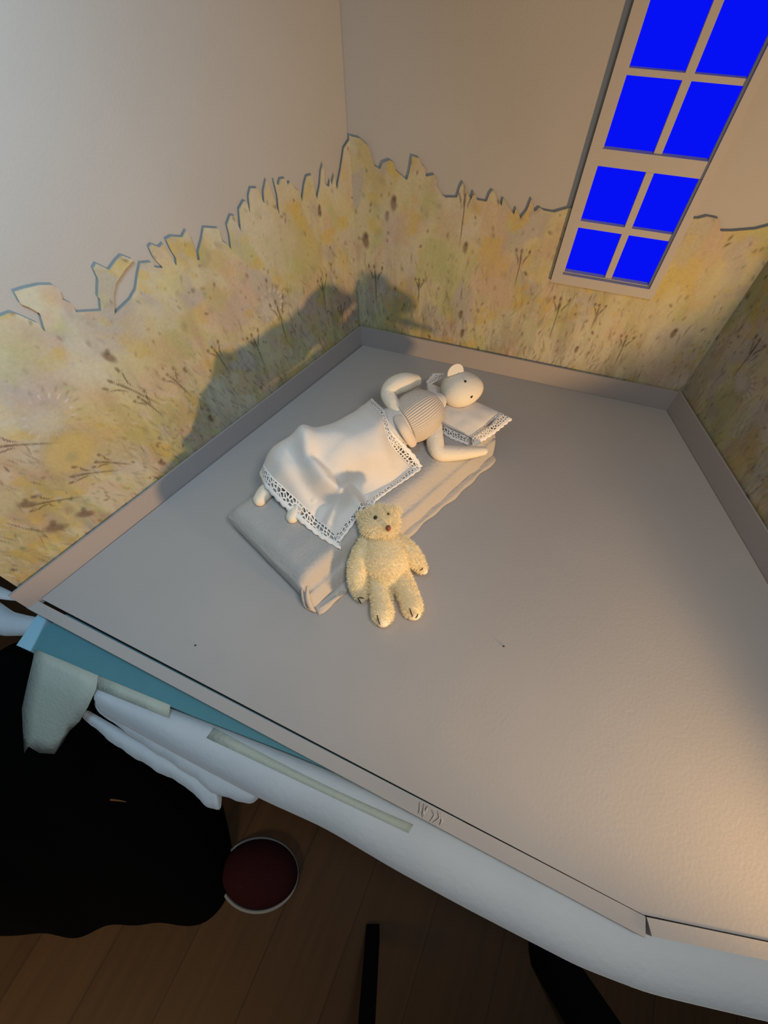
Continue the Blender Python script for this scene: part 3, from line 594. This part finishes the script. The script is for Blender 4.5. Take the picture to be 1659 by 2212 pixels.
def mv(i, j, k):
    key = (i, j, k)
    if key not in vmap:
        s, t, z = i / NX, j / NY, k / NZ; p = mpt(s, t, z)
        ex = min(s, 1 - s) * .30; ey = min(t, 1 - t) * .14; r_ = .011      # rounded upper edges
        dtop = (1 - z) * .044
        if dtop < r_:
            for ee in (ex, ey):
                if ee < r_: a_ = 1 - ee / r_; p.z -= (1 - math.sqrt(max(0, 1 - a_ * a_))) * r_ * .8 * (1 - dtop / r_)
        nz = mnoise.noise(Vector((s * 5, t * 3, z))) * .0016 + mnoise.noise(Vector((s * 14, t * 9, z * 4 + 3))) * .0007
        lat = .007 + .013 * min(1, s * 2.5); a_ = 1 - t * .137 / lat            # wide soft roll along the near side
        if a_ > 0: p.z -= (1 - math.sqrt(max(0, 1 - a_ * a_))) * .30 * (p.z - T)
        if k > 0: p.z += nz
        c = mpt(.5, .5, z); dxy = Vector((p.x - c.x, p.y - c.y, 0))
        edge = (i in (0, NX)) or (j in (0, NY))
        if edge: p += unit(dxy) * (.0030 * math.sin(z * math.pi) + mnoise.noise(Vector((s * 11, t * 7, z * 3 + 9))) * .0014)
        vmap[key] = bm.verts.new(p)
    return vmap[key]
def quad(a, b, c, d): bm.faces.new((a, b, c, d))
for i in range(NX):
    for j in range(NY):
        quad(mv(i, j, NZ), mv(i + 1, j, NZ), mv(i + 1, j + 1, NZ), mv(i, j + 1, NZ)); quad(mv(i, j, 0), mv(i, j + 1, 0), mv(i + 1, j + 1, 0), mv(i + 1, j, 0))
for k in range(NZ):
    for i in range(NX):
        for j in (0, NY): quad(mv(i, j, k), mv(i + 1, j, k), mv(i + 1, j, k + 1), mv(i, j, k + 1))
    for j in range(NY):
        for i in (0, NX): quad(mv(i, j, k), mv(i, j + 1, k), mv(i, j + 1, k + 1), mv(i, j, k + 1))
bmesh.ops.recalc_face_normals(bm, faces=bm.faces); bmesh.ops.smooth_vert(bm, verts=bm.verts, factor=.5); bmesh.ops.smooth_vert(bm, verts=bm.verts, factor=.4)
finish('padding', bm, SHEET, mt, True, 1)
# turned-up hem along the bottom of the near side, with its corner folds
nrm = unit(Vector(((nh0 - nf0).y, -(nh0 - nf0).x, 0)))
rows = [[], [], [], []]
for i in range(33):
    s = i / 32; p = nf0.lerp(nh0, s); pi_ = mpt(s, 0, .13); wv_ = .0016 * math.sin(i * 1.7) + .001 * math.sin(i * .6)
    rows[0].append(pi_ - nrm * .001 + Vector((0, 0, wv_ * .5))); rows[1].append(pi_.lerp(p, .4) + nrm * (.0022 + wv_ * .5) + Vector((0, 0, .0012 + wv_)))
    rows[2].append(p + nrm * (.0052 + wv_) + Vector((0, 0, .004))); rows[3].append(p + nrm * (.0058 + wv_) + Vector((0, 0, .0008)))
sheet('hem', rows, SHEET, mt, .0012, 1)
def fold(ptz, r0, r1): 
    bm = bmesh.new(); tube(bm, ptz, [r0] + [r1] * (len(ptz) - 2) + [r0 * .6], 8, True, 1); finish('corner_fold', bm, SHEET, mt)
fold([at(664, 1268, .055), at(664, 1290, .04), at(672, 1312, .018), at(682, 1322, .004)], .0012, .0030)
fold([at(652, 1274, .05), at(656, 1292, .035), at(662, 1308, .015), at(670, 1318, .003)], .001, .0026)
fold([at(684, 1318, .006), at(704, 1306, .008), at(728, 1290, .010), at(742, 1276, .012)], .001, .0022)

# ================================================================== lace strips
def lace_strip(name, inner, outer, parent, scal=.0016, per=.0070, lift=.0, scallop=True):
    """lace between two 3-D polylines"""
    def rs(pl, n):
        L = [0]
        for a, b in zip(pl, pl[1:]): L.append(L[-1] + (b - a).length)
        out = []
        for i in range(n):
            s = L[-1] * i / (n - 1); j = 0
            while j < len(pl) - 2 and L[j + 1] < s: j += 1
            out.append(pl[j].lerp(pl[j + 1], (s - L[j]) / max(1e-9, L[j + 1] - L[j])))
        return out, L[-1]
    n = 60; I, li = rs([Vector(q) for q in inner], n); O, lo_ = rs([Vector(q) for q in outer], n); L = (li + lo_) / 2
    bm = bmesh.new(); uvl = bm.loops.layers.uv.new('lace'); rows = []
    for j in range(7):
        t = j / 6; row = []
        for i in range(n):
            d = O[i] - I[i]; tt = t
            if j == 6 and scallop: tt = 1 + .10 * abs(math.sin(math.pi * (L * i / n) / per)) - .04
            p = I[i] + d * tt; p.z += lift; row.append((bm.verts.new(p), L * i / n / per, t))
        rows.append(row)
    for a, b in zip(rows, rows[1:]):
        for i in range(n - 1):
            f = bm.faces.new((a[i][0], a[i + 1][0], b[i + 1][0], b[i][0]))
            for lp, q in zip(f.loops, (a[i], a[i + 1], b[i + 1], b[i])): lp[uvl].uv = (q[1], q[2])
    o = finish(name, bm, LACE, parent, True)
    s = o.modifiers.new('solid', 'SOLIDIFY'); s.thickness = .0006; s.offset = 0
    return o

# ================================================================== pillow
pw = empty('pillow', at(1020, 890, .06), 'small white pillow with lace edges under the head of the mouse doll', 'pillow')
pc = [at(918, 822, .075), at(1088, 893, .072), at(1018, 948, .068), at(925, 905, .072)]   # far-left, right, near-right, near-left
bm = bmesh.new(); n = 18; Gt, Gb = [], []
for i in range(n + 1):
    rt, rb_ = [], []
    for j in range(n + 1):
        s, t = i / n, j / n; p = pc[0].lerp(pc[1], s).lerp(pc[3].lerp(pc[2], s), t)
        k = (max(0, math.sin(math.pi * s)) * max(0, math.sin(math.pi * t))) ** .55; dent = math.exp(-(((s - .45) / .22) ** 2 + ((t - .3) / .3) ** 2)) * .35
        z = .0125 * k * (1 - dent) + .0010 * mnoise.noise(Vector((s * 6, t * 6, 1)))
        rt.append(bm.verts.new(p + Vector((0, 0, z)))); rb_.append(rt[-1] if (i in (0, n) or j in (0, n)) else bm.verts.new(p + Vector((0, 0, -.006 * k))))
    Gt.append(rt); Gb.append(rb_)
for i in range(n):
    for j in range(n):
        bm.faces.new((Gt[i][j], Gt[i + 1][j], Gt[i + 1][j + 1], Gt[i][j + 1])); q = (Gb[i][j], Gb[i][j + 1], Gb[i + 1][j + 1], Gb[i + 1][j])
        try: bm.faces.new(q)
        except ValueError: pass
finish('cushion', bm, LINEN, pw, True, 1)
lace_strip('lace_trim', [pc[1] + Vector((-.004, 0, .0015)), at(1060, 918, .074), pc[2] + Vector((0, 0, .002))], [at(1107, 905, .066), at(1066, 938, .064), at(1022, 966, .060)], pw)
lace_strip('lace_trim', [at(1012, 944, .072), at(975, 928, .074), at(940, 908, .074)], [at(1012, 962, .063), at(975, 948, .064), at(944, 930, .064)], pw)
lace_strip('lace_trim', [at(928, 832, .078), at(945, 822, .078), at(962, 818, .078)], [at(920, 826, .076), at(936, 806, .075), at(958, 806, .076)], pw)

# ================================================================== mouse doll
ms = empty('mouse_doll', at(890, 900, .065), 'cream mouse doll in a beige knitted vest lying on the mattress', 'doll')
bm = limb([(740, 985, .098, 40), (800, 948, .102, 44), (855, 922, .104, 47), (890, 905, .105, 42), (925, 880, .108, 36), (945, 868, .106, 20)], 20, .95)
limb([(740, 985, .096, 30), (690, 990, .092, 26), (640, 1030, .084, 18), (596, 1052, .078, 12)], 16, 1, bm); limb([(760, 990, .090, 28), (716, 1045, .082, 22), (680, 1078, .079, 15), (650, 1090, .076, 10)], 16, 1, bm)
finish('body', bm, LINEN, ms, True, 1)
bm = limb([(870, 917, .1055, 48), (895, 902, .109, 54), (917, 886, .111, 49), (934, 873, .111, 34)], 40, .98, cap=False, steps=10)
uvl = bm.loops.layers.uv.new('knit'); a0 = at(865, 920, .10); ax = unit(at(940, 866, .11) - a0)
e1 = unit(Vector((0, 0, 1)) - ax * ax.z); e2 = ax.cross(e1)
for f in bm.faces:
    for l in f.loops:
        q = l.vert.co - a0; q = q - ax * q.dot(ax); an_ = math.atan2(q.dot(e2), q.dot(e1)); l[uvl].uv = (an_ / 6.2832 * 76 * .3142, (l.vert.co - a0).dot(ax) * 40)
kn = finish('knitted_vest', bm, KNIT, ms, True, 1)
# ribbed lower band and neck collar
bm = limb([(862, 905, .142, 12), (872, 925, .138, 12), (884, 945, .122, 12), (892, 958, .100, 10)], 14, .7); finish('vest_band', bm, KNIT, ms, True, 1)
bm = limb([(930, 852, .122, 12), (942, 866, .122, 14), (946, 874, .112, 11)], 14, .9); finish('collar', bm, LINEN, ms, True, 1)
# arms
bm = limb([(896, 823, .138, 15), (874, 826, .146, 21), (850, 835, .146, 21), (839, 851, .140, 18), (847, 871, .136, 16), (858, 886, .132, 13)], 18); finish('arm', bm, CLAY, ms, True, 1)
bm = limb([(940, 922, .092, 16), (939, 946, .086, 19), (947, 976, .074, 19), (980, 979, .068, 17), (1015, 977, .063, 14), (1044, 974, .060, 10)], 18); finish('arm', bm, CLAY, ms, True, 1)
# feet
bm = limb([(592, 1048, .076, 15), (574, 1062, .073, 17), (561, 1079, .071, 15)], 16); finish('foot', bm, CLAY, ms, True, 1)
bm = limb([(652, 1084, .072, 15), (640, 1101, .0715, 16), (631, 1117, .070, 14)], 16); ft = finish('foot', bm, CLAY, ms, True, 1)
# head
hc = at(998, 840, .107); r1 = pxr(hc, 47); r2 = pxr(hc, 39)
hx = unit(at(1040, 834, .107) - at(955, 846, .107)); mx = axes(hx)
bm = bmesh.new()
def egg(q):
    k = 1 - .16 * q.x; return Vector((q.x, q.y * k, q.z * k * .92))
ball(bm, hc, (r1, r2 * 1.04, r2), mx, 4, egg); hd = finish('head', bm, HEADM, ms)
def surf(u, v):                               # where the line of sight meets the head
    d = Vector(ray(u, v)).normalized(); inv = mx.transposed(); o_ = inv @ (Vector(CAM) - hc); dd = inv @ d; s = Vector((1 / r1, 1 / (r2 * 1.0), 1 / (r2 * .92)))
    o_ = Vector((o_.x * s.x, o_.y * s.y, o_.z * s.z)); dd = Vector((dd.x * s.x, dd.y * s.y, dd.z * s.z)); a = dd.dot(dd); b = 2 * o_.dot(dd); c = o_.dot(o_) - 1; q = b * b - 4 * a * c
    t = (-b - math.sqrt(max(q, 0))) / (2 * a); return Vector(CAM) + d * t
bm = bmesh.new(); ball(bm, surf(1005, 824), .0017, None, 2); finish('eye', bm, DARK, hd)
p = surf(1019, 857); bm = bmesh.new(); ball(bm, p, (.0026, .0011, .0014), axes(at(1024, 852, .1) - at(1018, 860, .1)), 2); finish('nose', bm, BROWN, hd)
eb0, eb1 = at(966, 814, .136), at(1001, 803, .136); eup = at(983, 787, .148); bm = bmesh.new(); F_, Bk = [], []
ec = (eb0 + eb1) / 2; ew = (eb1 - eb0) / 2; eh = eup - ec; en = unit(ew.cross(eh))
outl = [ec + ew * math.cos(a) * (1.0) + eh * (math.sin(a) ** .8 if math.sin(a) > 0 else 0) for a in np.linspace(0, math.pi, 14)]
fv = [bm.verts.new(q + en * .0011) for q in outl]; bv_ = [bm.verts.new(q - en * .0011) for q in outl]; bm.faces.new(fv); bm.faces.new(bv_[::-1])
for i in range(14): bm.faces.new((fv[i], fv[(i + 1) % 14], bv_[(i + 1) % 14], bv_[i]))
bevel(bm, .0005); finish('ear', bm, HEADM, hd, False)

# ================================================================== blanket
GR = [[(575, 1003, .063), (604, 968, .063), (668, 946, .063), (716, 930, .063), (762, 912, .064), (792, 896, .066), (808, 884, .075)],
      [(567, 1013, .092), (590, 968, .122), (652, 933, .152), (702, 924, .142), (752, 898, .136), (780, 880, .132), (797, 866, .124)],
      [(578, 1036, .096), (622, 996, .132), (688, 992, .138), (738, 955, .144), (785, 930, .148), (815, 912, .148), (823, 890, .140)],
      [(612, 1066, .088), (655, 1040, .112), (706, 1035, .122), (752, 1000, .122), (798, 978, .128), (830, 962, .128), (838, 935, .130)],
      [(655, 1105, .074), (692, 1078, .090), (736, 1062, .104), (762, 1042, .084), (806, 1022, .090), (845, 1003, .094), (862, 968, .098)],
      [(698, 1143, .066), (726, 1115, .070), (764, 1084, .082), (784, 1070, .068), (818, 1050, .069), (856, 1028, .070), (888, 990, .074)],
      [(733, 1172, .064), (756, 1142, .066), (784, 1103, .070), (797, 1092, .065), (830, 1064, .065), (868, 1036, .065), (906, 1008, .066)]]
bl = empty('blanket', at(720, 1040, .07), 'white blanket with lace edges over the legs of the mouse doll', 'blanket')
def catm(a, b, c, d, t): return .5 * ((2 * b) + (c - a) * t + (2 * a - 5 * b + 4 * c - d) * t * t + (3 * b - a - 3 * c + d) * t ** 3)
GP = [[at(*q) for q in r_] for r_ in GR]; nr, nc = len(GP), len(GP[0])
def gp(r_, c): return GP[min(max(r_, 0), nr - 1)][min(max(c, 0), nc - 1)]
def bsurf(y, x):
    r_, c = min(int(y), nr - 2), min(int(x), nc - 2); fy, fx = y - r_, x - c
    return catm(*[catm(*[gp(r_ - 1 + a, c - 1 + b) for b in range(4)], fx) for a in range(4)], fy)
CREASE = [([(655, 934), (668, 985), (700, 1040), (735, 1072)], .0085, 11), ([(634, 975), (655, 1030), (684, 1078)], -.0045, 12), ([(684, 985), (712, 1004), (742, 1038)], -.0075, 9),
          ([(712, 1130), (728, 1100), (744, 1076)], .0055, 7), ([(690, 1112), (706, 1088), (720, 1074)], -.0035, 8), ([(752, 1052), (768, 1074), (783, 1100)], .0060, 6), ([(766, 1048), (784, 1070), (794, 1092)], -.0030, 8),
          ([(700, 930), (760, 960), (800, 985)], .0025, 12), ([(600, 1000), (640, 1060), (668, 1102)], .0030, 10), ([(835, 935), (842, 965), (850, 1000)], -.0030, 7)]
def creases(p):                                # ridges and valleys pressed into the cloth by the legs
    q = R.T @ (np.array(p) - CAM); u, v = CX + F * q[0] / q[2], CY + F * q[1] / q[2]; z = 0
    for pl, amp, sg in CREASE:
        best = 1e9
        for (a0_, b0_), (a1_, b1_) in zip(pl, pl[1:]):
            dx, dy = a1_ - a0_, b1_ - b0_; t = min(1, max(0, ((u - a0_) * dx + (v - b0_) * dy) / (dx * dx + dy * dy))); best = min(best, (u - a0_ - t * dx) ** 2 + (v - b0_ - t * dy) ** 2)
        z += 1.1 * amp * math.exp(-best / (2.9 * sg * sg))
    return z
bm = bmesh.new(); n1, n2 = 84, 84; V_ = []
for i in range(n1 + 1):
    r_ = []
    for j in range(n2 + 1):
        y, x = i / n1 * (nr - 1 - .42), .24 + j / n2 * (nc - 1 - .24 - .34); p = bsurf(y, x)
        p.z += creases(p) + .0008 * mnoise.noise(Vector((y * 1.3, x * 1.7, 4)))
        r_.append(bm.verts.new(p))
    V_.append(r_)
for i in range(n1):
    for j in range(n2): bm.faces.new((V_[i][j], V_[i + 1][j], V_[i + 1][j + 1], V_[i][j + 1]))
o = finish('cloth', bm, LINEN, bl); s = o.modifiers.new('solid', 'SOLIDIFY'); s.thickness = .0009; s.offset = 0
L6 = nr - 1; LX = nc - 1; up_ = Vector((0, 0, .0012))
def bs2(y, x):
    p = bsurf(y, x); p.z += creases(p); return p
def edge(fn, n=24): return [fn(i / (n - 1)) for i in range(n)]
# hem at the feet, hem at the near side, hem at the head end
ft_in = edge(lambda t: bs2(.9 + (L6 - .9) * t, .26) + up_)
ft_out = [at(u, v, h) for u, v, h in ((560, 1022, .088), (572, 1052, .090), (602, 1084, .084), (645, 1124, .074), (690, 1160, .066), (736, 1187, .064))]
lace_strip('lace_trim', ft_in, ft_out, bl, per=.0095)
lace_strip('lace_trim', edge(lambda t: bs2(L6 - .44, .2 + 2.6 * t) + up_), edge(lambda t: bs2(L6 + .02, .0 + 2.75 * t) + up_ * .5), bl, per=.0095)
nr_in = edge(lambda t: bs2(L6 - .44, 2.75 + (LX - 2.75) * t) + up_); nr_out = [at(u, v, h) for u, v, h in ((796, 1108, .064), (812, 1082, .065), (852, 1053, .066), (884, 1032, .067), (910, 1013, .068))]
lace_strip('lace_trim', nr_in, nr_out, bl, per=.0085)
hd_in = edge(lambda t: bs2(1 + (L6 - 1) * t, LX - .36) + up_); hd_out = [at(u, v, h) for u, v, h in ((803, 860, .124), (832, 888, .140), (846, 930, .131), (876, 962, .101), (898, 986, .082), (912, 1008, .069))]
lace_strip('lace_trim', hd_in, hd_out, bl, per=.0085)

# ================================================================== teddy bear with mohair fur
def furry(name, bm, m, parent, count, length, wd=.00028, down=Vector((0, -.3, -.5))):
    bmesh.ops.recalc_face_normals(bm, faces=bm.faces); bmesh.ops.triangulate(bm, faces=bm.faces)
    fs = list(bm.faces); ar = np.array([f.calc_area() for f in fs]); ar /= ar.sum(); pick = rng.choice(len(fs), count, p=ar)
    data = []
    for i in pick:
        f = fs[i]; a, b = sorted(rng.random(2)); p = f.verts[0].co * a + f.verts[1].co * (b - a) + f.verts[2].co * (1 - b); data.append((p.copy(), f.normal.copy()))
    for p, nn in data:
        j = Vector(rng.normal(0, .30, 3)); d = unit(nn + j + down * .35); L = length * rng.uniform(.5, 1.15); s = unit(d.cross(Vector(rng.normal(0, 1, 3)))) * wd
        mid = p + d * L * .55 + j * L * .12; tip = mid + unit(d + j * .9 + down * .3) * L * .5
        v = [bm.verts.new(q) for q in (p - s, p + s, mid + s * .8, mid - s * .8, tip)]; bm.faces.new((v[0], v[1], v[2], v[3])); bm.faces.new((v[3], v[2], v[4]))
    me = bpy.data.meshes.new(name); bm.to_mesh(me); bm.free()
    for q in me.polygons: q.use_smooth = True
    return new_obj(name, me, m, parent)
bb = empty('teddy_bear', at(850, 1300, 0), 'small cream mohair teddy bear sitting on the stage floor against the mattress', 'teddy bear')
bm = limb([(824, 1150, .064, 30), (828, 1176, .056, 44), (834, 1210, .044, 50), (838, 1240, .030, 40)], 20, .8); furry('body', bm, FUR, bb, 9000, .0038)
def bl_limb(name, px, n, pad, stitch, ln=.0034, flat=1.0):
    o = furry(name, limb(px, 14, flat), FUR, bb, int(n * 1.7), ln * 1.05)
    u, v, h, r = pad; bm = bmesh.new(); p = at(u, v, h); ball(bm, p, pxr(p, r), None, 3); finish('paw_pad', bm, SKINP, o)
    for st in stitch:
        bm = bmesh.new(); P_ = [at(q[0], q[1], q[2] + .005) for q in st]; tube(bm, P_, [.0004, .0007, .0004], 6, steps=3); finish('claw_stitch', bm, DARK, o)
    return o
bl_limb('arm', [(792, 1172, .060, 17), (778, 1205, .052, 20), (772, 1240, .040, 20), (775, 1268, .028, 18), (779, 1284, .020, 13)], 2400, (780, 1292, .016, 10), [[(772, 1291, .021), (776, 1297, .020), (780, 1304, .016)], [(772, 1292, .022), (780, 1291, .024), (786, 1293, .021)]])
bl_limb('arm', [(866, 1172, .058, 16), (884, 1192, .050, 18), (900, 1212, .040, 16), (910, 1226, .033, 11)], 1900, (916, 1233, .029, 8), [[(907, 1232, .034), (911, 1230, .037), (914, 1226, .034)]])
bl_limb('leg', [(818, 1240, .026, 24), (822, 1275, .024, 23), (825, 1305, .022, 21), (827, 1326, .021, 22)], 2400, (827, 1338, .019, 17), [[(815, 1329, .033), (817, 1339, .031), (821, 1349, .023)]])
bl_limb('leg', [(858, 1238, .026, 24), (874, 1268, .024, 22), (886, 1295, .022, 21), (891, 1313, .022, 21)], 2400, (894, 1324, .019, 16), [[(885, 1314, .033), (888, 1323, .031), (891, 1332, .023)], [(903, 1326, .029), (901, 1331, .026), (898, 1335, .022)]])
hb = at(820, 1130, .082); rh = pxr(hb, 38); bm = bmesh.new(); ball(bm, hb, (rh * 1.08, rh, rh * .92), None, 4)
ball(bm, at(834, 1142, .086), pxr(hb, 20), None, 3); h2 = furry('head', bm, FUR, bb, 7000, .0046)
for u, v, h in ((787, 1116, .086), (850, 1106, .086)):
    bm = bmesh.new(); ball(bm, at(u, v, h), (pxr(hb, 14), pxr(hb, 8), pxr(hb, 13)), None, 3); furry('ear', bm, FUR, h2, 1300, .0046)
def fsurf(u, v, c, r_, lift=0.0):
    d = Vector(ray(u, v)).normalized(); o_ = Vector(CAM) - c; b = o_.dot(d); q = b * b - (o_.dot(o_) - r_ * r_); return Vector(CAM) + d * (-b - math.sqrt(max(q, 0)) - lift)
for u, v, r_ in ((811, 1118, .0020), (839, 1110, .0012)):
    bm = bmesh.new(); ball(bm, fsurf(u, v, hb, rh, .0022), r_, None, 3); finish('eye', bm, DARK, h2)
bm = bmesh.new(); p = fsurf(839, 1141, hb, rh, .007); ball(bm, p, (.0027, .0030, .0040), None, 3); finish('nose', bm, NOSE, h2)
# dark specks on the stage floor
for u, v, l in ((422, 1394, 'tiny dark speck on the stage floor, left of the bear'), (1088, 1396, 'tiny dark speck on the stage floor, right of the bear')):
    bm = bmesh.new(); p = at(u, v, .0005); ball(bm, p, (.0013, .0009, .0006), None, 2); tag(finish('crumb', bm, DARK), l, 'crumb')
